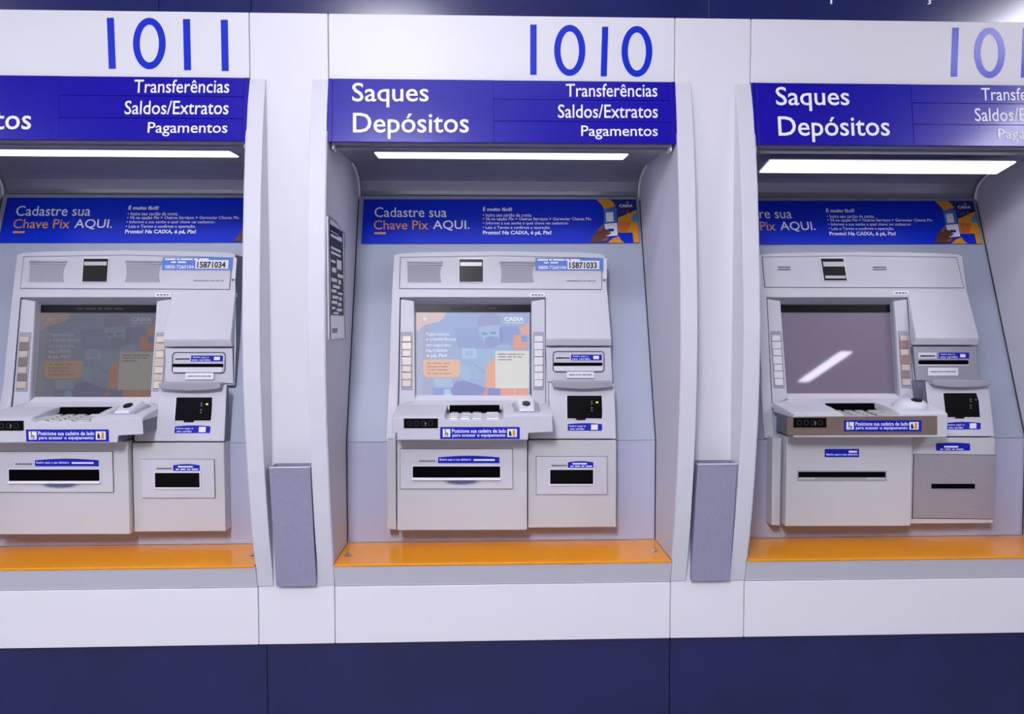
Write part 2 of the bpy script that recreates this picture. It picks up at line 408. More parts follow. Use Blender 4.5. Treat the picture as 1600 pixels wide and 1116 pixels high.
# ------------------------------------------------------------------ numerals on the white panels
P0 = pl(0.0)
def digits(cx, spec, label):
    t = thing('bay_number', label, 'number', (cx, 0, 1.845), 'blue numerals above the machines')
    for sp in spec:
        mb = m_(numblue)
        if sp[0] == '1':
            _, xt, xb, wd, y0, y1 = sp
            mb.prism(pts([(xt, y0), (xt+wd, y0), (xb+wd, y1), (xb, y1)], P0), pl(-.0008), pl(-.0001))
        else:
            _, x0, x1, y0, y1, st = sp
            cx_, cy_ = (x0+x1)/2, (y0+y1)/2
            o = pts(ellipse(cx_, cy_, (x1-x0)/2, (y1-y0)/2, 48), P0); i_ = pts(ellipse(cx_, cy_, (x1-x0)/2-st, (y1-y0)/2-st, 48), P0)
            mb.plate(o, [i_], pl(-.0008), pl(-.0001))
        build(mb, 'digit', parent=t)
digits(0, [('1', 828.4, 828.4, 10, 38.6, 117), ('0', 865.8, 914.6, 39, 118.7, 10), ('1', 940.8, 938.4, 9.6, 42, 119.4), ('0', 971, 1019.2, 40.8, 120.3, 10)],
       'large blue numeral 1010 on the white panel above the middle machine')
digits(-PITCH_X, [('1', 167, 170.2, 11, 28, 107.5), ('0', 208, 259, 28, 108.2, 10.5), ('1', 286, 287.8, 11, 30, 109.7), ('1', 345, 346.6, 11, 31, 111)],
       'large blue numeral 1011 on the white panel above the left machine')
digits(PITCH_X, [('1', 1488, 1485.3, 10, 43.4, 120), ('0', 1522, 1570, 43.4, 122, 10), ('1', 1598.3, 1595, 10, 44, 121.5)],
       'large blue numeral with pale glare, cut by the right edge of the photo')

# ------------------------------------------------------------------ printed banners
PB = pl(.3600, 1.643, .349)
bblue = mat('banner_blue', (6, 46, 205), .35, spec=.2); bor = mat('banner_amber', (226, 150, 18), .4); bor2 = mat('banner_orange', (206, 112, 28), .4)
bcy = mat('banner_cyan', (70, 150, 200), .4); bph = mat('banner_phone_blue', (58, 110, 196), .4); bsk = mat('banner_skin', (92, 50, 34), .5); bsk2 = mat('banner_skin_light', (150, 92, 76), .5); bnavy = mat('banner_navy', (16, 34, 120), .4)
def banner():
    t = thing('printed_banner', '', 'banner', (0, .32, 1.525), 'blue printed banners in the alcoves')
    mb = m_(bblue); mb.prism(pts([(568.5, 311.5), (994, 311.5), (999.5, 379.5), (564.5, 380.5)], PB), PB, shift(PB, .0035)); build(mb, 'banner_panel', parent=t)
    a = MB()
    def fc(m, L, k): a.use(m).face(pts(L, PB), shift(PB, -.0003*k))
    fc(bnavy, [(954, 312), (994, 312), (995, 328), (967, 340), (963, 325)], 1)
    fc(bor, [(932, 312), (953.5, 312), (959, 317), (962, 323), (944, 327), (940, 320)], 1)
    fc(bor, [(966, 363.5), (965.5, 341), (968, 335), (973, 331), (981, 328.5), (994.6, 328), (999.2, 379.2), (990, 379.3), (988.5, 363.5)], 1)
    fc(bor2, [(967, 347), (986, 347), (984, 355), (980, 362), (967.5, 362.5)], 2)
    fc(bcy, [(986.5, 341), (990, 335), (994.5, 333), (996.5, 346.5), (987, 346)], 2)
    fc(bor, [(949, 379.5), (957, 373), (967, 369), (970, 375), (976, 379.4)], 1)
    fc(bph, [(943, 327), (963.5, 325), (964, 348), (943.5, 349.5)], 2)
    fc(stwhite, [(946.5, 332.5), (958, 331.5), (958.7, 346.3), (947, 347)], 3)
    fc(stwhite, [(944.3, 350), (964.3, 348.3), (965, 368), (946.5, 369.5)], 2)
    fc(stblue, rrect(949, 357.5, 959.5, 361.8, 2, 3), 3)
    fc(bsk, [(921.5, 378.2), (926, 370), (931, 361), (943, 349.5), (943.4, 356.5), (951, 360), (955, 364.5), (951, 367.5), (946, 368.5), (952, 370), (951, 374.5), (945, 378.7)], 4)
    fc(bsk2, [(934, 360), (942.5, 351), (942.8, 356), (937, 361)], 5); fc(bsk2, [(949, 361.5), (953.5, 363), (954, 365.2), (950, 364.8)], 5)
    fc(bsk2, [(942, 374), (950, 371.5), (950, 374), (943.5, 377)], 5)
    build(a, 'artwork', parent=t)
    b = m_(ink_white)
    b.text('Cadastre sua', (585.3, 324, 697.8, 339.5), PB, bold=.004)
    b.text('AQUI.', (676.7, 344.5, 733.5, 360.5), PB, bold=.006)
    b.use(ink_orange); b.text('Chave Pix', (584, 344.3, 669, 358.7), PB, bold=.004); b.face(pts(rect(585, 363, 603, 366), PB), shift(PB, -.0006))
    build(b, 'title_lettering', parent=t)
    b = m_(ink_white)
    b.text('É muito fácil!', (754.5, 323, 800, 330), PB, bold=.03)
    b.text('• Insira seu cartão da conta.', (754.5, 333.5, 831, 338.8), PB, bold=.008)
    b.text('• Vá na opção Pix > Outros Serviços > Gerenciar Chaves Pix.', (754.5, 339.8, 924.5, 345.8), PB, bold=.016)
    b.text('• Informe a sua senha e qual chave vai cadastrar.', (754.5, 346.5, 889, 352.2), PB, bold=.008)
    b.text('• Leia o Termo e confirme a operação.', (754.5, 353.2, 860, 359.2), PB, bold=.008)
    b.text('Pronto! Na CAIXA, é pá, Pix!', (754.5, 360.5, 861.5, 368.2), PB, bold=.032)
    build(b, 'list_lettering', parent=t)
    b = m_(ink_white)
    b.text('CAIXA', (967.5, 319.3, 988.5, 324), PB, bold=.03); b.face(pts([(979, 316.5), (980.3, 314.6), (981.6, 316.5), (980.3, 318)], PB), shift(PB, -.0006))
    build(b, 'logo_lettering', parent=t)
    return t
bn = banner(); bn['label'] = 'blue printed banner with hand holding phone, above the middle machine'
copy_tree(bn, -PITCH_X, label='blue printed banner partly cut by the left fin, above the left machine')
copy_tree(bn, PITCH_X, label='blue printed banner whose left end is hidden, above the right machine')

# ------------------------------------------------------------------ the cash machines
PF = pl(.238, 1.474, .18); PSC = pl(.222, 1.25, .176); PM1 = pl(.182, 1.22, .1); PM2 = pl(.126, 1.12, .2)
PCL = pl(.045); PLL = pl(.092); PLR = pl(.108)
WB = shift(PW, -.0008)
def screen_art(mb, k, dim):
    """the picture shown on a switched-on display, built on the display plane"""
    def S(u, v): return (640+u/6.975, 470+v/6.975)
    def cm(c, e=1.0):
        return mat('display_%s_%02x%02x%02x' % ((dim,)+c), c, .12, emit=1, coat=0) if False else disp(c)
    def disp(c):
        n = 'display_%s_%02x%02x%02x' % ((dim,)+c)
        if n in MATS: return MATS[n]
        m = mat(n, c, .05, spec=.35); b = m.node_tree.nodes['Principled BSDF']
        l = s2l(c)
        b.inputs['Base Color'].default_value = (.19, .19, .22, 1) if dim == 'on' else (.10, .088, .085, 1)  # base tint is a painted glare haze over the lit picture
        b.inputs['Emission Color'].default_value = (*l, 1); b.inputs['Emission Strength'].default_value = .66 if dim == 'on' else .15
        return m
    def fc(c, L, lv): mb.use(disp(c)).face(pts([S(*q) for q in L], PSC), shift(PSC, -.00025*lv))
    fc((152, 178, 222), rect(72, 126, 1312, 1040), 1)
    fc((172, 182, 206), [(72, 126), (150, 126), (150, 1040), (72, 1040)], 2)
    fc((160, 172, 206), [(150, 126), (200, 126), (260, 1040), (150, 1040)], 2)
    fc((136, 164, 214), [(500, 300), (1140, 290), (1140, 530), (520, 520)], 2)
    fc((126, 154, 214), [(1000, 280), (1180, 280), (1215, 370), (1135, 370), (1130, 440), (1010, 440)], 3)
    fc((148, 160, 208), [(738, 270), (748, 195), (790, 145), (850, 129), (930, 131), (985, 172), (1003, 262), (900, 268), (745, 290)], 4)
    fc((160, 192, 226), [(748, 288), (900, 268), (990, 272), (978, 380), (940, 470), (880, 512), (840, 480), (812, 445), (790, 395), (762, 372)], 4)
    fc((132, 152, 204), [(822, 405), (880, 388), (960, 400), (985, 440), (940, 525), (870, 522), (820, 462)], 5)
    fc((104, 130, 190), [(780, 345), (845, 350), (845, 372), (785, 365)], 5); fc((104, 130, 190), [(880, 345), (940, 338), (940, 360), (885, 366)], 5)
    fc((112, 138, 200), [(980, 285), (1000, 300), (1022, 400), (1008, 462), (985, 445)], 6)
    fc((150, 188, 224), [(745, 520), (850, 530), (1000, 475), (1080, 480), (1135, 540), (1135, 640), (935, 720), (840, 720), (832, 850), (700, 860), (640, 770), (690, 660)], 5)
    fc((136, 170, 214), [(720, 690), (830, 780), (826, 800), (705, 705)], 6)
    fc((176, 208, 236), [(572, 518), (728, 520), (728, 626), (575, 628)], 6); fc((150, 188, 224), [(608, 548), (690, 548), (690, 600), (610, 602)], 7)
    fc((158, 196, 228), [(555, 690), (650, 720), (690, 800), (640, 880), (560, 850), (540, 760)], 4)
    fc((118, 132, 196), [(455, 965), (500, 885), (600, 870), (700, 905), (832, 950), (850, 1040), (470, 1040)], 6)
    fc((166, 200, 226), [(265, 850), (460, 846), (470, 940), (280, 942)], 3); fc((126, 148, 206), [(250, 950), (455, 955), (460, 1040), (255, 1040)], 3)
    fc((170, 214, 238), [(380, 965), (440, 965), (465, 1040), (370, 1040)], 4)
    fc((232, 200, 192), [(72, 126), (400, 126), (375, 185), (325, 228), (250, 245), (180, 262), (130, 288), (100, 322), (72, 332)], 4)
    fc((250, 240, 236), [(145, 198), (165, 175), (190, 198), (165, 222)], 5)
    fc((242, 168, 132), [(1180, 290), (1240, 285), (1290, 240), (1300, 240), (1300, 372), (1215, 372), (1206, 320)], 6)
    fc((240, 154, 106), [(1135, 370), (1215, 370), (1215, 450), (1300, 450), (1290, 500), (1250, 525), (1128, 532)], 6)
    fc((108, 152, 216), [(1217, 385), (1268, 385), (1286, 420), (1292, 450), (1217, 450)], 7)
    fc((246, 168, 112), [(830, 945), (834, 740), (850, 690), (885, 650), (940, 630), (940, 945)], 7)
    fc((112, 124, 198), rect(850, 955, 990, 1040), 7); fc((242, 132, 96), [(790, 1032), (828, 960), (852, 1032)], 8)
    fc((244, 154, 104), [(985, 952), (1300, 952), (1292, 1030), (1000, 1036)], 7); fc((250, 190, 150), [(1136, 955), (1146, 955), (1150, 1035), (1140, 1035)], 8)
    fc((232, 232, 220), rect(935, 546, 1300, 955), 9)
    fc((246, 190, 142), [(150, 640), (548, 640), (548, 795), (535, 825), (505, 838), (200, 838), (165, 822), (150, 785)], 7)
    gr = disp((120, 122, 130)); mb.use(gr)
    def dsh(x0, y, x1, wd, lv=10):
        a = S(x0, y); b = S(x1, y+12); mb.dashes(a[0], a[1], b[0], b[1], wd, PSC, off=.00025*lv)
    dsh(958, 578, 1250, [7, 1, 7, 2, 3]); dsh(968, 606, 1225, [8, 5, 3, 5]); dsh(960, 638, 1115, [1, 5, 5])
    mb.use(disp((168, 140, 120)))
    dsh(190, 676, 440, [3, 6, 5]); dsh(190, 712, 412, [8, 1, 5]); dsh(192, 748, 415, [2, 4, 8]); dsh(192, 786, 455, [3, 5, 2, 6])
    mb.use(disp((250, 250, 255)))
    def tx(s_, u0, v0, u1, v1, b): a = S(u0, v0); c = S(u1, v1); mb.text(s_, (a[0], a[1], c[0], c[1]), PSC, bold=b, off=.0026, th=0)
    tx('Pagamentos', 180, 345, 435, 390, .01); tx('e transferências', 180, 398, 505, 436, .01); tx('em segundos.', 180, 466, 455, 508, .01)
    tx('Na CAIXA', 180, 526, 415, 560, .03); tx('é pá, Pix!', 185, 578, 405, 626, .03); tx('CAIXA', 1033, 176, 1245, 224, .05)
    a = S(1035, 238); c = S(1245, 245); mb.face(pts(rect(a[0], a[1], c[0], c[1]), PSC), shift(PSC, -.0025))

def sticker(parent, box, p, xo=0, lines=(), pic=None, base=None, arch=0, off=.0008):
    """blue adhesive label: plate, lettering sub-part"""
    x0, y0, x1, y1 = box
    L = rect(x0, y0, x1, y1) if not arch else [(x0, y0+arch)] + [(x0+(x1-x0)*i/8, y0+arch*(1-math.sin(math.pi*i/8))) for i in range(1, 8)] + [(x1, y0+arch), (x1, y1), (x0, y1)]
    mb = m_(base or stblue); mb.prism(pts(L, p, xo), shift(p, -off), shift(p, -.0001))
    q = shift(p, -off)
    if pic:
        for (a, b, c, d) in pic: mb.use(stwhite).face(pts(rect(a, b, c, d), q, xo), shift(q, -.0003))
    s = build(mb, 'sticker', parent=parent)
    if lines:
        lb = m_(ink_white)
        for ln in lines:
            if isinstance(ln[0], str): lb.text(ln[0], ln[1], q, xo, bold=.012, off=.0004)
            else: lb.dashes(*ln[1], ln[0], q, xo, off=.0005)
        build(lb, 'lettering', parent=s)
    return s

def braille(parent, x0, y0, x1, y1, p, xo=0):
    mb = m_(ink_black); n = 9
    for i in range(n):
        a = x0 + (x1-x0)*(i+.1)/n; b = x0 + (x1-x0)*(i+.85)/n
        mb.prism(pts(rect(a, y0+(i % 2)*.3, b, y1), p, xo), shift(p, -.0008), p)
    build(mb, 'braille_strip', parent=parent)

def slot(parent, box, p, xo=0, rim=1.6, name='slot', lipmat=None, hole=None, arcs=False):
    """framed opening: pale rim and black mouth"""
    x0, y0, x1, y1 = box
    f = MB(); f.use(lipmat or body_lt)
    o = pts(rect(x0-rim, y0-rim, x1+rim, y1+rim*1.5), p, xo); i = pts(rect(x0, y0, x1, y1), p, xo)
    f.plate(o, [i], shift(p, -.0022), shift(p, -.0001)); s = build(f, name, parent=parent, bevel=.0005)
    h = m_(hole or blackhole); h.prism(pts(rect(x0, y0, x1, y1), p, xo), shift(p, -.0006), shift(p, -.0001)); build(h, 'slot_mouth', parent=s)
    return s

def function_keys(parent, side, m1, m2):
    P = shift(PF, .0015)
    if side < 0: x0, x1, c0, c1 = 629, 642, 627, 645
    else: x0, x1, c0, c1 = 835.2, 847.6, 833, 850
    mb = m_(body_dk); mb.prism(pts(rect(c0, 518.5, c1, 609.5), P), shift(P, -.0012), P); pad = build(mb, 'key_plate', parent=parent, bevel=.0006)
    for a, b in ((525, 534), (547.3, 557), (571.7, 581.2), (594, 604.4)):
        mb = m_(m1); mb.prism(pts(rect(x0, a, x1, b), P), shift(P, -.0042), shift(P, -.0011)); build(mb, 'function_key', parent=parent, bevel=.0009)
    for a, b in ((535.4, 546), (558.4, 570.4), (582.5, 592.8)):
        mb = m_(m2); mb.prism(pts(rect(x0-.6, a, x1+.6, b), P), shift(P, -.0030), shift(P, -.0011)); build(mb, 'key_spacer', parent=parent, bevel=.0006)

def keypad(parent, B):
    # keypad well, tilted plate and keys
    x0 = at(697, 648, PCL)[0]; x1 = at(784, 648, PCL)[0]
    ya, yb = .052, .168
    def zz(y): return 1.0945 + (y-ya)*.085
    mb = m_(black if B else body)
    mb.xprof([(ya-.006, 1.085), (ya-.006, zz(ya)), (yb-.02, zz(yb-.02)), (yb-.02, 1.085)], x0+.002, x1-.002); kp = build(mb, 'keypad', parent=parent, bevel=.0006)
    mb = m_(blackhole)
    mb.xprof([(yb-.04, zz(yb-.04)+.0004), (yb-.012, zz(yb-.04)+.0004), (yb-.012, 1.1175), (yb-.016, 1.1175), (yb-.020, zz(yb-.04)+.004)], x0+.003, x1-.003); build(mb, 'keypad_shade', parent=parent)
    colx = [(.06, .20), (.26, .42), (.47, .63), (.72, .95)]
    for r in range(4):
        y = ya+.004 + r*.0185
        for k, (a, b) in enumerate(colx):
            mb = m_(steel if not (B is False and k == 3 and r == 3) else body_lt)
            xx0 = x0+(x1-x0)*a; xx1 = x0+(x1-x0)*b
            mb.loft([(xx0, y, zz(y)+.0002), (xx1, y, zz(y)+.0002), (xx1, y+.013, zz(y+.013)+.0002), (xx0, y+.013, zz(y+.013)+.0002)],
                    [(xx0+.001, y+.001, zz(y)+.0035), (xx1-.001, y+.001, zz(y)+.0035), (xx1-.001, y+.012, zz(y+.013)+.0035), (xx0+.001, y+.012, zz(y+.013)+.0035)])
            build(mb, 'key', parent=kp)

def machine(kind, number, dim, label, bx):
    """kind A: machines with speakers and framed slots; kind B: brown console, dark screen"""
    t = thing('cash_machine', label, 'cash machine', (0, .12, .83), 'cash machines in the alcoves')
    B = kind == 'B'; xo = PITCH_X
    # --- main fascia with the opening for the screen
    outer = [(615, 399), (625, 396), (660, 394), (780, 392.4), (900, 394), (937, 396), (945, 399), (949, 455), (955, 535), (957, 600), (862, 602), (860, 641), (607, 641), (608, 560), (612, 460)]
    hole = [(625, 465), (852, 465), (852.5, 632.5), (622, 634)]
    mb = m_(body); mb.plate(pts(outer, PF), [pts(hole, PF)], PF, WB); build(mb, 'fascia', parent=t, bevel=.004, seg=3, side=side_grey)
    mb = m_(body); mb.prism(pts([(608.3, 560), (622, 560), (619, 688), (603.6, 688)], PF), pl(.170, 1.12, .28), WB); build(mb, 'side_column', parent=t, bevel=.002)
    # --- screen surround
    mb = m_(body_dk)
    def q(L): mb._f([mb.bm.verts.new((x, py_(p, z), z)) for (x, z), p in L])
    SP = shift(PSC, -.0002)
    def F_(x, y, p): return (at(x, y, p), p)
    PFi = shift(PF, .0015)
    q([F_(625, 465, PF), F_(852, 465, PF), F_(830, 477, SP), F_(650, 477, SP)])
    mb.use(body_lt); q([F_(650, 617.5, SP), F_(829.5, 617.5, SP), F_(832, 625.5, PFi), F_(647, 625.5, PFi)])
    mb.use(body); q([F_(647, 625.5, PFi), F_(832, 625.5, PFi), F_(852.5, 634, PFi), F_(622, 635, PFi)])
    mb.use(body_dk); q([F_(646.5, 471, PFi), F_(650.5, 476.5, SP), F_(650, 617.5, SP), F_(647.5, 627, PFi)])
    q([F_(829, 476.5, SP), F_(831, 471, PFi), F_(831.5, 627, PFi), F_(829.5, 617.5, SP)])
    build(mb, 'screen_bezel', parent=t)
    for L in ([(626, 467.5), (646.8, 471), (648, 629), (623.5, 634)], [(830.6, 471), (851.4, 467.5), (852.2, 634), (831, 629)]):
        mb = m_(body if not B else body); mb.prism(pts(L, PFi), PFi, shift(PF, .028)); build(mb, 'key_column', parent=t, bevel=.001)
    if B: function_keys(t, -1, key_white_refl, key_white_refl); function_keys(t, 1, key_warm_refl, mat('key_copper_reflection', (158, 132, 118), .35, metal=.2))  # copper tone is a reflection painted onto the steel spacers
    elif dim == 'dim': function_keys(t, -1, key_warm_refl, mat('key_brown_reflection', (140, 124, 116), .35, metal=.15)); function_keys(t, 1, mat('key_cream_reflection', (222, 208, 184), .35), key_warm_refl)  # brown and cream tones are reflections painted onto steel keys
    else: function_keys(t, -1, key_warm_refl, key_warm_refl); function_keys(t, 1, key_white_refl, key_white_refl)
    # --- screen
    mb = m_(mat('display_glass', (10, 9, 12) if B else (7, 7, 9), .06, spec=.8))
    if B: mb.use(mat('display_off', (126, 112, 132), .32, spec=.5, coat=1.0, coat_rough=.03))  # lavender-brown base colour stands in for the bright room reflected here
    mb.prism(pts([(648, 474), (832, 474), (832, 619), (648, 619)], PSC), PSC, shift(PSC, .006))
    sc_ = build(mb, 'screen', parent=t)
    mb = m_(black); mb.face(pts([(650.5, 476.5), (829, 476.5), (829, 488.2), (650.5, 488.2)], PSC), shift(PSC, -.0030))
    if not B: mb.use(gap).dashes(705, 481, 775, 483.5, [4, 7, 3, 5, 6], PSC, off=.0033)
    build(mb, 'screen_top_band', parent=sc_)
    if not B:
        a = MB(); screen_art(a, 0, 'on' if dim == 'on' else 'dim'); build(a, 'screen_picture', parent=sc_)
    # --- top strip with camera window
    if not B:
        L = [(625.5, 402), (780, 399.5), (941, 403.5), (940.5, 453), (623.5, 451.5)]; P, X = PF, 0
        Li = [(626.3, 402.8), (780, 400.3), (940.2, 404.3), (939.7, 452.2), (624.4, 450.7)]
    else:
        P, X = PF, xo
        L = [(1190, 401.5), (1330, 399.5), (1495, 402), (1506, 450.5), (1194.5, 449.5)]; Li = [(1190.8, 402.3), (1330, 400.3), (1494.2, 402.8), (1505, 449.7), (1195.3, 448.7)]
    mb = m_(gap); mb.prism(pts(L, P, X), shift(P, -.0006), shift(P, -.0001)); build(mb, 'panel_joint', parent=t)
    mb = m_(body); mb.prism(pts(Li, P, X), shift(P, -.0016), shift(P, -.0006)); tp = build(mb, 'top_panel', parent=t, bevel=.0005)
    PT = shift(PF, -.0016)
    def cam_window(Lo, Lb, bands, X):
        mb = m_(body_lt); mb.prism(pts(Lo, PT, X), shift(PT, -.0022), shift(PT, -.0001)); c = build(mb, 'camera_window', parent=t, bevel=.0008)
        mb = m_(black); mb.prism(pts(Lb, PT, X), shift(PT, -.0027), shift(PT, -.0021))
        for bnd in bands: mb.use(steel).face(pts(bnd, PT, X), shift(PT, -.0030))
        build(mb, 'window_glass', parent=c)
    if not B:
        cam_window(rect(716, 403.5, 756, 442), rect(717.8, 405.5, 754.6, 440.6), [rect(719, 410, 753, 415.8)], 0)
        for x0, x1 in ((637, 691), (782, 835.5)):
            mb = m_(body_dk); mb.prism(pts([(x0-1, 408.3), (x1+1, 408.8), (x1+1, 411), (x0-1, 410.5)], PT), shift(PT, -.0035), shift(PT, -.0001)); gl = build(mb, 'speaker_ledge', parent=t)
            n = 6; s = [(x0, 415)] ; e = []
            e = [(x1-2.5*math.sin(math.pi*i/n)-1, 415+26*i/n) for i in range(n+1)]; f_ = [(x0+(1.5*math.sin(math.pi*i/n) if x0 > 700 else 0), 441-26*i/n) for i in range(n+1)]
            mb = m_(grille); mb.prism(pts(e+f_, PT), shift(PT, -.0012), shift(PT, -.0001))
            mb.use(body_dk)
            for i in range(7): y = 418+3.3*i; mb.face(pts([(x0+2, y), (x1-4, y), (x1-4, y+.6), (x0+2, y+.6)], PT), shift(PT, -.0014))
            build(mb, 'speaker_grille', parent=t)
            mb = m_(body_dk); mb.prism(pts([(x0-1, 412.8), (x1+1, 413.3), (x1+1, 414.3), (x0-1, 413.8)], PT), shift(PT, -.002), shift(PT, -.0001)); build(mb, 'speaker_ledge', parent=t)
        s = sticker(t, (836.5, 403.4, 942, 422.6), PT, base=sklight, off=.0012, pic=[(886.5, 407.5, 936.5, 420.8)],
                    lines=[([8, 2, 9, 3, 7], (840, 405, 906, 407.4)), ([4, 7], (850, 409.6, 872, 411.8)), ('0800-7260104', (841, 415.2, 884.5, 421))])
        mb = m_(ink_black); mb.text(number, (889.5, 409.8, 932.5, 419.6), shift(PT, -.0015), bold=.03, off=.0006); build(mb, 'number_lettering', parent=s)
        mb = m_(ink_grey); mb.dashes(885, 438.4, 931, 440, [9, 1, 2, 3, 2], PT, off=.0004); build(mb, 'embossed_mark', parent=t)
        mb = m_(body_lt); mb.prism(pts(rect(943.5, 404, 948.3, 436), shift(PF, -.001)), shift(PF, -.0026), shift(PF, -.0001)); build(mb, 'side_latch', parent=t, bevel=.0006)
        mb = m_(gap); mb.prism(pts(rect(942.5, 436.8, 945.2, 439), PF), shift(PF, -.0028), shift(PF, -.0001)); build(mb, 'screw', parent=t)
        lb = (828, 457.8, 851, 463.8); X = 0
    else:
        cam_window([(1280.5, 402.3), (1318.6, 402.3), (1324.8, 440), (1285.5, 440)], [(1282, 404.2), (1317, 404.2), (1322.6, 438.3), (1287.3, 438.3)],
                   [[(1285, 409.3), (1318, 409.3), (1319, 416.5), (1286, 416.5)], [(1288.5, 431), (1320.5, 431), (1321, 435.2), (1289, 435.2)]], xo)
        for x0, x1 in ((1215, 1235), (1363.5, 1385)):
            for y in (417, 420.6):
                mb = m_(gap); mb.prism(pts(rect(x0, y, x1, y+1.3), PT, xo), shift(PT, -.0008), shift(PT, -.0001)); build(mb, 'speaker_slit', parent=t)
        lb = (1396, 454.8, 1419.5, 460.8); X = xo
    mb = m_(stwhite); mb.prism(pts(rect(*lb), PF, X), shift(PF, -.0008), shift(PF, -.0001)); mk = build(mb, 'maker_label', parent=t)
    mb = m_(ink_grey); mb.dashes(lb[0]+2.5, lb[1]+1.8, lb[2]-2.5, lb[3]-1.6, [3, 3, 3, 2], PF, X, off=.0011); build(mb, 'lettering', parent=mk)
    # --- hood over the card reader
    def row(x, y, p): a = at(x, y, p); return (a[0], py_(p, a[1]), a[1])
    Ph = pl(.174); Pc = pl(.180)
    def sec(xt, xb):
        T = row(xt, 457, shift(PF, -.0006)); Bt = row(xb, 529.5, Ph); C = row(xb+(.5 if xb < 900 else .3), 540.5, Pc)
        return [T, Bt, C, (C[0], .20, C[2]), (T[0], T[1]+.018, T[2])]
    mb = m_(body); mb.loft(sec(853.5, 852.6), sec(949.4, 955.2)); build(mb, 'reader_hood', parent=t, bevel=.0022, seg=3)
    # --- card reader module
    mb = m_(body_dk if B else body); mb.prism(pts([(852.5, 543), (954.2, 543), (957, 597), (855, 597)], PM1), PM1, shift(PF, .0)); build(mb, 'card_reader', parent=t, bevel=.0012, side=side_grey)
    if not B:
        o, i_ = rrect(863.6, 548.8, 944.5, 582, 6), rrect(864.9, 550, 943.2, 580.9, 5)
        mb = m_(gap); mb.plate(pts(o, PM1), [pts(i_, PM1)], shift(PM1, -.0010), shift(PM1, -.0001)); build(mb, 'reader_rim', parent=t)
        mb = m_(blackhole); mb.prism(pts(rect(865.2, 566.8, 941.2, 571.7), PM1), shift(PM1, -.0012), shift(PM1, -.0001)); build(mb, 'card_slot', parent=t)
        mb = m_(body_lt); mb.prism(pts(rect(866, 572.2, 941, 580.2), PM1), shift(PM1, -.0035), shift(PM1, -.0001)); build(mb, 'card_slot_lip', parent=t, bevel=.001)
        mb = m_(body_lt); mb.prism(pts(rect(867.5, 556.5, 891.3, 562), PM1), shift(PM1, -.0006), shift(PM1, -.0001)); build(mb, 'braille_plate', parent=t)
        braille(t, 868.5, 558, 890.5, 560.8, shift(PM1, -.0007))
        sticker(t, (892.3, 554.2, 940.3, 563.2), PM1, pic=[(927, 556, 936, 561.3)], lines=[('Insira aqui o', (895.5, 555.4, 919.5, 558.6)), ('seu cartão', (894, 559.3, 922, 562.2))])
        wl = (885.4, 580.8, 928, 591); X = 0; PX = shift(PM1, -.0036)
    else:
        mb = m_(blackhole); mb.prism(pts(rrect(1434.8, 563, 1513, 569.5, 2.8, 3), PM1, xo), shift(PM1, -.0012), shift(PM1, -.0001)); build(mb, 'card_slot', parent=t)
        mb = m_(body_lt); mb.prism(pts(rect(1434, 569.7, 1514, 571.6), PM1, xo), shift(PM1, -.002), shift(PM1, -.0001)); build(mb, 'card_slot_lip', parent=t)
        mb = m_(body_lt); mb.prism(pts(rect(1434.5, 551, 1463, 560.2), PM1, xo), shift(PM1, -.0008), shift(PM1, -.0001)); build(mb, 'braille_plate', parent=t, bevel=.0004)
        braille(t, 1438, 555, 1461, 557.6, shift(PM1, -.0009), xo)
        sticker(t, (1467, 551, 1514, 560.2), PM1, xo, pic=[(1500, 553.3, 1508.5, 558.5)], lines=[('Insira aqui o', (1470, 552.4, 1492, 555.4)), ('seu cartão', (1469, 556.4, 1496, 559.3))])
        wl = (1450, 574.8, 1497, 587); X = xo; PX = shift(PM1, -.0006)
    mb = m_(stwhite); mb.prism(pts(rect(*wl), PX, X), shift(PX, -.0004), PX); wlo = build(mb, 'paper_label', parent=t)
    mb = m_(ink_grey); mb.dashes(wl[0]+4, (wl[1]+wl[3])/2-.9, wl[2]-3.5, (wl[1]+wl[3])/2+.8, [5, 2, 2, 1, 4, 4], PX, X, off=.0007); build(mb, 'lettering', parent=wlo)
    # --- contactless reader module
    if B:
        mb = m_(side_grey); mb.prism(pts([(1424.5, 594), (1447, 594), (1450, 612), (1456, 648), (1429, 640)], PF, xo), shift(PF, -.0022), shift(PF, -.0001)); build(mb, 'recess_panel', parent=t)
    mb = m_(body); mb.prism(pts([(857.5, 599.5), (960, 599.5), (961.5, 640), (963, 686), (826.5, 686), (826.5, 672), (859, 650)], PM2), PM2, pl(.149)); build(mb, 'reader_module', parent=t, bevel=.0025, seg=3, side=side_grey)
    mb = m_(body_dk)
    top = [(863, 596.5), (957, 596.5), (957.5, 604), (950, 605.8), (935, 607.3), (910, 608.3), (885, 607.3), (871, 605.8), (864, 604)]
    Pl = pl(.116); mb.prism(pts(top, Pl), Pl, pl(.15)); build(mb, 'ledge', parent=t, bevel=.002)
    if not B: wn = [(886, 618.3), (940, 618.3), (941, 641), (940.5, 654), (886.3, 654)]; X = 0; st = (887, 661.3, 940.6, 673); led = (931.2, 627.8, 934.4, 629.8); tab = (900, 653.6, 915, 656)
    else: wn = [(1473.3, 614.3), (1525, 614.3), (1529, 626), (1531, 652), (1477.5, 652)]; X = xo; st = (1478.5, 659.3, 1532, 671); led = (1523, 624, 1526, 625.4); tab = (1492, 651.6, 1506, 653.6)
    cx = sum(a for a, _ in wn)/5; cy = sum(b for _, b in wn)/5
    big = [(cx+(a-cx)*1.05, cy+(b-cy)*1.06) for a, b in wn]
    mb = m_(body_lt); mb.plate(pts(big, PM2, X), [pts(wn, PM2, X)], shift(PM2, -.0018), shift(PM2, -.0001)); wf = build(mb, 'reader_frame', parent=t, bevel=.0005)
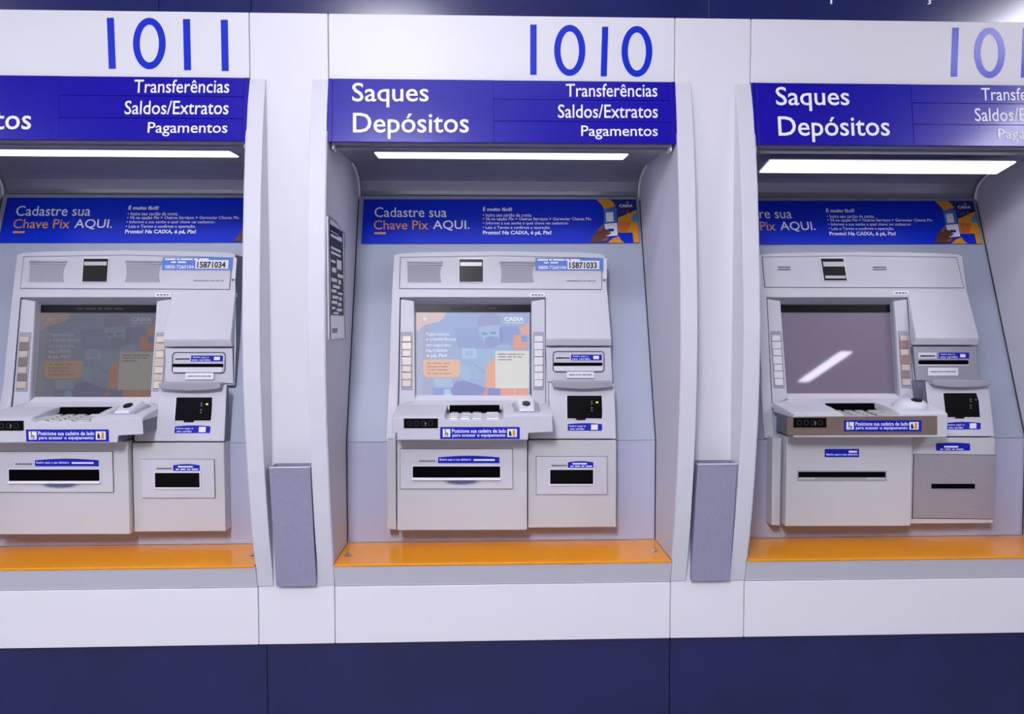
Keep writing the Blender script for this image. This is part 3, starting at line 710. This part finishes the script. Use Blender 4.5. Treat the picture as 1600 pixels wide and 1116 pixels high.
    mb = m_(black); mb.prism(pts(wn, PM2, X), shift(PM2, -.0007), shift(PM2, -.0001)); mb.prism(pts(rect(*tab), PM2, X), shift(PM2, -.0024), shift(PM2, -.0001))
    mb.use(ink_grey); x_ = led[0]
    for yy in (0, 3.4, 10, 14): mb.face(pts(rect(x_-8, led[1]-1+yy, x_-5.4, led[1]+.6+yy), PM2, X), shift(PM2, -.0010))
    if not B: mb.use(green_led)
    mb.face(pts(rect(*led), PM2, X), shift(PM2, -.0010)); build(mb, 'contactless_reader', parent=t)
    sticker(t, st, PM2, X, arch=1.6, pic=[(st[0]+36.5, st[1]+2.2, st[0]+47, st[1]+10.4)], lines=[('Insira aqui o', (st[0]+2.5, st[1]+3.2, st[0]+28, st[1]+6.6)), ('seu cartão', (st[0]+3.5, st[1]+7.4, st[0]+26, st[1]+10.4))])
    # --- lower cabinets
    mb = m_(body_low); mb.prism(pts([(620.3, 686), (823.6, 686), (823.6, 828.5), (620.8, 829)], PLL), PLL, pl(.1492)); build(mb, 'cash_unit', parent=t, bevel=.0015)
    mb = m_(body_low); mb.prism(pts([(825.2, 688.3), (963, 688.3), (962.6, 824), (825, 825)], PLR), PLR, pl(.1492)); build(mb, 'receipt_unit', parent=t, bevel=.0015)
    P5 = pl(.112); mb = m_(body_low); mb.prism(pts([(603.8, 688.6), (618.6, 688.6), (619.2, 828), (605.2, 827.5)], P5), P5, pl(.1492)); build(mb, 'side_strip', parent=t, bevel=.0015)
    if not B:
        def framed(L, P):
            mb = m_(gap); cx = sum(a for a, _ in L)/4; cy = sum(b for _, b in L)/4
            mb.prism(pts([(a+(.7 if a > cx else -.5), b+(.8 if b > cy else -.5)) for a, b in L], P), shift(P, -.0006), shift(P, -.0001)); build(mb, 'panel_joint', parent=t)
            mb = m_(body); mb.prism(pts(L, P), shift(P, -.0035), shift(P, -.0006)); build(mb, 'slot_panel', parent=t, bevel=.0008); return shift(P, -.0035)
        P6 = framed([(625.5, 701.5), (800.5, 701.5), (800.8, 763.5), (625.8, 763.5)], PLL)
        s = slot(t, (645, 728.8, 781.5, 746.5), P6, rim=1.7, name='cash_slot')
        mb = m_(stwhite); mb.prism(pts(rect(644.5, 747.8, 782, 750.2), P6), shift(P6, -.0050), shift(P6, -.0001)); build(mb, 'slot_lip', parent=t, bevel=.0004)
        mb = m_(wear_material(at(722, 755, P6))); mb.face(pts(rect(668, 750.4, 782, 761.8), P6), shift(P6, -.0003)); build(mb, 'worn_paint', parent=t)
        sticker(t, (684.6, 712.2, 780.4, 723.8), P6, arch=2.6, pic=[(740, 717.6, 773, 720.2)], lines=[('Retire aqui o seu dinheiro', (687, 716.6, 736, 720.8))])
        braille(t, 655, 719.6, 680, 721.4, P6)
        P7 = framed([(838, 713.5), (948, 713.5), (948.2, 772.3), (838.3, 772.3)], PLR)
        slot(t, (859.5, 734.2, 926.6, 756.4), P7, rim=1.8, name='receipt_slot', hole=black)
        sticker(t, (887.2, 720.6, 927, 730.8), P7, arch=2, pic=[(894.5, 723.6, 917, 726)], lines=[([3, 5, 3, 6], (891, 727.8, 925, 729.6))])
        braille(t, 862, 726.6, 885, 728.4, P7)
    else:
        P6 = PLL
        mb = m_(body_dk); mb.plate(pts(rect(1245.6, 735.4, 1385, 751.4), P6, xo), [pts([(1247.3, 737.4), (1383, 737.4), (1383, 749), (1354, 749), (1354, 746), (1273, 746), (1273, 749), (1247.3, 749)], P6, xo)], shift(P6, -.0012), shift(P6, -.0001)); s = build(mb, 'cash_slot', parent=t)
        mb = m_(blackhole); mb.prism(pts(rect(1247.3, 737.4, 1383, 745.8), P6, xo), shift(P6, -.0016), shift(P6, -.0001)); build(mb, 'slot_mouth', parent=s)
        sticker(t, (1288.5, 701.8, 1342, 714.4), P6, xo, pic=[(1326, 704.5, 1339, 707.5)], lines=[('Retire aqui o seu dinheiro', (1291, 708.6, 1340, 712.8))])
        L = [(1427.5, 710), (1554.5, 711.5), (1550.5, 810.5), (1425.3, 809.3)]
        mb = m_(gap); mb.prism(pts([(1426.8, 709.3), (1555.3, 710.8), (1551.3, 811.5), (1424.5, 810.3)], PLR, xo), shift(PLR, -.0006), shift(PLR, -.0001)); build(mb, 'panel_joint', parent=t)
        mb = m_(speck); mb.prism(pts(L, PLR, xo), shift(PLR, -.003), shift(PLR, -.0006)); build(mb, 'slot_panel', parent=t, bevel=.0006)
        slot(t, (1454.5, 755.8, 1523, 763.8), shift(PLR, -.003), xo, rim=.8, name='receipt_slot', lipmat=body_dk)
        sticker(t, (1462.5, 691.8, 1515.5, 704.2), PLR, xo, arch=1.4, pic=[(1475, 697, 1497, 699.6)], lines=[([3, 6, 3, 7], (1469, 701.4, 1505, 702.8))])
    # --- console
    yb = .148
    if not B:
        face = [(612.5, 653), (694.5, 652), (697.5, 656), (784, 656), (787, 650.5), (863, 649), (864, 675), (826, 677), (825, 687.5), (620.3, 688), (620.3, 677), (613.3, 676.5)]
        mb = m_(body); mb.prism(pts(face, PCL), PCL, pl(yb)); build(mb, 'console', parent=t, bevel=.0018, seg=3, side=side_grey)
    else:
        face = [(613, 651), (694.5, 651), (697.5, 655.5), (784, 655.5), (787, 650), (864, 650), (864, 688), (613, 688)]
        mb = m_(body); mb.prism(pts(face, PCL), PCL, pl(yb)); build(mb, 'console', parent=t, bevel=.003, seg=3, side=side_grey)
        mb = m_(brown); mb.prism(pts([(1229, 651.5), (1464, 650), (1464, 679.5), (1229.5, 680.5)], PCL, xo), shift(PCL, -.0012), shift(PCL, -.0001)); build(mb, 'console_inlay', parent=t, bevel=.0004)
    for x0p, x1p, y0p in ((612.5, 695, 652.5), (786.5, 864, 650)):
        x0, zf = at(x0p, y0p, PCL); x1 = at(x1p, y0p, PCL)[0]
        zf = zf-.0008
        mb = m_(body_lt if B else body); mb.xprof([(.0455, zf-.006), (.0455, zf), (.06, zf+.005), (.11, zf+.012), (.169, zf+.0165), (.169, zf-.006)], x0+.0006, x1-.0006)
        build(mb, 'console_top', parent=t, bevel=.0015)
    keypad(t, B)
    # biometric reader on the right of the console
    rx = at(822, 640, pl(.11))[0]
    if B:
        mb = m_(body_lt); mb.lathe((0, 0, 0), [(.001, .018), (.45, .0175), (.72, .0145), (.9, .009), (1, .0)], n=28)
        for v in mb.bm.verts: v.co = Vector((rx+.002 + v.co.x*.040, .105 + v.co.y*.042, 1.1075 + v.co.z*1.5))
        br = build(mb, 'fingerprint_reader', parent=t, smooth=True)
        mb = m_(black); mb.lathe((0, 0, 0), [(1, .0), (1, .002)], n=18)
        for v in mb.bm.verts: v.co = Vector((rx+.004 + v.co.x*.013, .082 + v.co.y*.009, 1.1310 + v.co.z + v.co.y*.003))
        build(mb, 'fingerprint_sensor', parent=br)
    else:
        mb = m_(body_dk); x0, x1 = rx-.0335, rx+.034
        mb.loft([(x0, .066, 1.106), (x1, .066, 1.106), (x1, .15, 1.116), (x0, .15, 1.116)], [(x0+.006, .070, 1.1125), (x1-.006, .070, 1.1125), (x1-.004, .146, 1.124), (x0+.004, .146, 1.124)])
        br = build(mb, 'fingerprint_reader', parent=t, bevel=.001)
        mb = m_(body_lt); mb.loft([(rx-.018, .066, 1.111), (rx+.018, .066, 1.111), (rx+.025, .14, 1.121), (rx-.025, .14, 1.121)], [(rx-.015, .069, 1.117), (rx+.015, .069, 1.117), (rx+.020, .136, 1.1345), (rx-.020, .136, 1.1345)])
        build(mb, 'reader_cradle', parent=br, bevel=.002)
        mb = m_(black); mb.lathe((0, 0, 0), [(1, .0), (1, .002)], n=18)
        for v in mb.bm.verts: v.co = Vector((rx + v.co.x*.0095, .100 + v.co.y*.014, 1.1255 + v.co.z + v.co.y*.0036))
        build(mb, 'fingerprint_sensor', parent=br)
    PK = shift(PCL, -.0013 if B else -.0001)
    if not B: bw = (631, 654, 684.3, 669.2); ps = (687.8, 667.4, 812, 686); X = 0
    else: bw = (1239.5, 653.2, 1291, 668); ps = (1318.5, 656.8, 1439.5, 674.2); X = xo
    mb = m_(black); mb.prism(pts(rect(*bw), PK, X), shift(PK, -.0012), shift(PK, -.0001)); jw = build(mb, 'audio_window', parent=t, bevel=.0003)
    mb = m_(gap)
    for k in range(4):
        cx = bw[0]+9+k*11; mb.plate(pts(ellipse(cx, (bw[1]+bw[3])/2, 3.6, 4.2, 16), PK, X), [pts(ellipse(cx, (bw[1]+bw[3])/2, 2.9, 3.5, 16), PK, X)], shift(PK, -.0015), shift(PK, -.0012))
    cx = bw[0]+34; mb.use(ink_grey).face(pts(rect(cx-.6, bw[1]+5, cx+.6, bw[3]-3.5), PK, X), shift(PK, -.0016)); mb.face(pts(rect(cx-2, bw[1]+7, cx+2, bw[1]+8), PK, X), shift(PK, -.0016))
    build(mb, 'jack_marking', parent=jw)
    x0, y0, x1, y1 = ps; k = (y1-y0)/18.6; W = x1-x0
    s = sticker(t, ps, PK, X, pic=[(x0+.032*W, y0+3*k, x0+.128*W, y1-3*k), (x1-.155*W, y0+3*k, x1-.035*W, y1-3*k)],
                lines=[('Posicione sua cadeira de lado', (x0+.148*W, y0+2.9*k, x1-.17*W, y0+9*k)), ('para acessar o equipamento', (x0+.155*W, y0+10.4*k, x1-.18*W, y0+16.6*k))])
    PQ = shift(PK, -.0008)
    mb = m_(ink_black); L = PQ; cx = x0+.076*W; cy = (y0+y1)/2    # wheelchair pictogram
    mb.plate(pts(ellipse(cx+.3, cy+2.2*k, 3, 3*k, 18), L, X), [pts(ellipse(cx+.3, cy+2.2*k, 2.2, 2.2*k, 18), L, X)], shift(L, -.0006), shift(L, -.0004))
    mb.face(pts([(cx-2, cy-4.4*k), (cx-.8, cy-4.4*k), (cx-.2, cy+1*k), (cx+2.2, cy+1*k), (cx+3.4, cy+4.6*k), (cx+2.4, cy+4.9*k), (cx+1.6, cy+2*k), (cx-1.2, cy+2*k)], L, X), shift(L, -.0008))
    mb.face(pts(ellipse(cx-1.4, cy-5*k, 1, 1*k, 10), L, X), shift(L, -.0007))
    dx = x1-.118*W
    mb.face(pts([(dx-2.2, cy+4.6*k), (dx-2.2, cy-1*k), (dx-.6, cy-4.6*k), (dx+1.2, cy-1*k), (dx+2.4, cy+4.6*k)], L, X), shift(L, -.0007))
    mb.use(bor); mb.face(pts(rect(x1-.087*W, cy-5*k, x1-.055*W, cy+5*k), L, X), shift(L, -.0007))
    build(mb, 'pictogram', parent=s)
    t.location.x = bx
    return t
machine('A', '15871033', 'on', 'grey cash machine with bright lit screen under the 1010', 0.0)
machine('A', '15871034', 'dim', 'grey cash machine with dim screen under the 1011, cut by photo edge', -PITCH_X)
machine('B', None, 'off', 'grey cash machine with brown console strip and blank reflecting screen', PITCH_X)

# ------------------------------------------------------------------ waste bins in the troughs between the fins
def wbin(cx, hw, label):
    t = thing('waste_bin', label, 'bin', (cx, -.005, .738), 'grey metal bins between the alcoves')
    z0, z1 = .738, 1.008; y0b, y0t, y1 = -.012, -.054, -.0006; th = .0016
    mb = m_(bin_m)
    O = [(cx-hw, y0b, z0), (cx+hw, y0b, z0), (cx+hw, y1, z0), (cx-hw, y1, z0)]; OT = [(cx-hw, y0t, z1), (cx+hw, y0t, z1), (cx+hw, y1, z1), (cx-hw, y1, z1)]
    I = [(cx-hw+th, y0b+th, z0+th), (cx+hw-th, y0b+th, z0+th), (cx+hw-th, y1-th, z0+th), (cx-hw+th, y1-th, z0+th)]; IT = [(cx-hw+th, y0t+th, z1), (cx+hw-th, y0t+th, z1), (cx+hw-th, y1-th, z1), (cx-hw+th, y1-th, z1)]
    bm = mb.bm; o, ot, i, it = [[bm.verts.new(v) for v in L] for L in (O, OT, I, IT)]
    for k in range(4):
        j = (k+1) % 4
        mb._f((o[k], o[j], ot[j], ot[k])); mb._f((i[k], it[k], it[j], i[j])); mb._f((ot[k], ot[j], it[j], it[k]))
    mb._f(o); mb._f(i)
    build(mb, 'bin_body', parent=t)
    mb = m_(body_lt); mb.box(cx-hw, cx+hw, y0t-.0012, y0t+.0016, z1-.0005, z1+.0016); build(mb, 'front_rim', parent=t)
wbin(-.4562, .0433, 'grey hammered metal bin between the left and middle machines')
wbin(.4622, .0433, 'grey hammered metal bin between the middle and right machines')

# ------------------------------------------------------------------ notice holder on the side wall of the middle alcove
def atX(x, y, X):
    d = CF*F + CR*(x-800) + CU*(558-y); t = (X-CAM.x)/d.x; q = CAM+d*t; return (q.y, q.z)
def notice():
    X = -XB+.0018; a = atX(514.5, 338, X+.006); b = atX(539, 528, X+.004)
    y0, z1 = a; y1, z0 = b
    t = thing('notice_plate', 'narrow black and white notice in a metal holder on the left alcove side wall', 'notice', (X, (y0+y1)/2, z0))
    mb = m_(trimw)
    def P(yy, zz, dx): return (X+dx, yy, zz)
    mb.loft([P(y0, z0, .0001), P(y1, z0, .0001), P(y1, z1-.012, .0001), P(y0, z1, .0001)], [P(y0, z0, .003), P(y1, z0, .003), P(y1, z1-.012, .003), P(y0, z1, .003)])
    build(mb, 'holder_back', parent=t)
    for yy in (y0, y1):
        mb = m_(chrome); mb.tube([P(yy, z0, .005), P(yy, z1-(.012 if yy == y1 else 0), .005)], .0022, 8); build(mb, 'holder_rail', parent=t)
    mb = m_(chrome); mb.tube([P(y0, z1, .005), P((y0+y1)/2, z1-.003, .005), P(y1, z1-.012, .005)], .0018, 8); build(mb, 'holder_rail', parent=t)
    mb = m_(ink_black); m = .010
    H = z1-z0; W = y1-y0
    def R4(u0, v0, u1, v1, dx, mt):
        mb.use(mt); mb._f([mb.bm.verts.new(P(y0+m+(W-2*m)*u, z0+H*v-.012*(0 if v < .9 else 1), dx)) for u, v in ((u0, v0), (u1, v0), (u1, v1), (u0, v1))])
    R4(0, .20, 1, .995, .0036, ink_black); R4(0, .02, .9, .18, .0036, stwhite)
    bars = [(.1, .92, .6, .945), (.1, .85, .9, .89), (.1, .75, .8, .77), (.1, .71, .8, .73), (.5, .6, .85, .68), (.1, .64, .4, .66), (.15, .56, .45, .60), (.55, .53, .95, .56), (.1, .48, .5, .51), (.6, .47, .8, .51),
            (.2, .43, .7, .455), (.1, .39, .45, .415), (.55, .38, .9, .40), (.15, .34, .6, .365), (.65, .33, .85, .36), (.1, .295, .5, .32), (.55, .28, .8, .31), (.1, .25, .35, .27), (.45, .235, .85, .26), (.2, .21, .6, .225)]
    for q in bars: R4(*q, .0040, stwhite)
    R4(.1, .05, .5, .09, .0040, ink_grey)
    build(mb, 'printed_notice', parent=t)
notice()
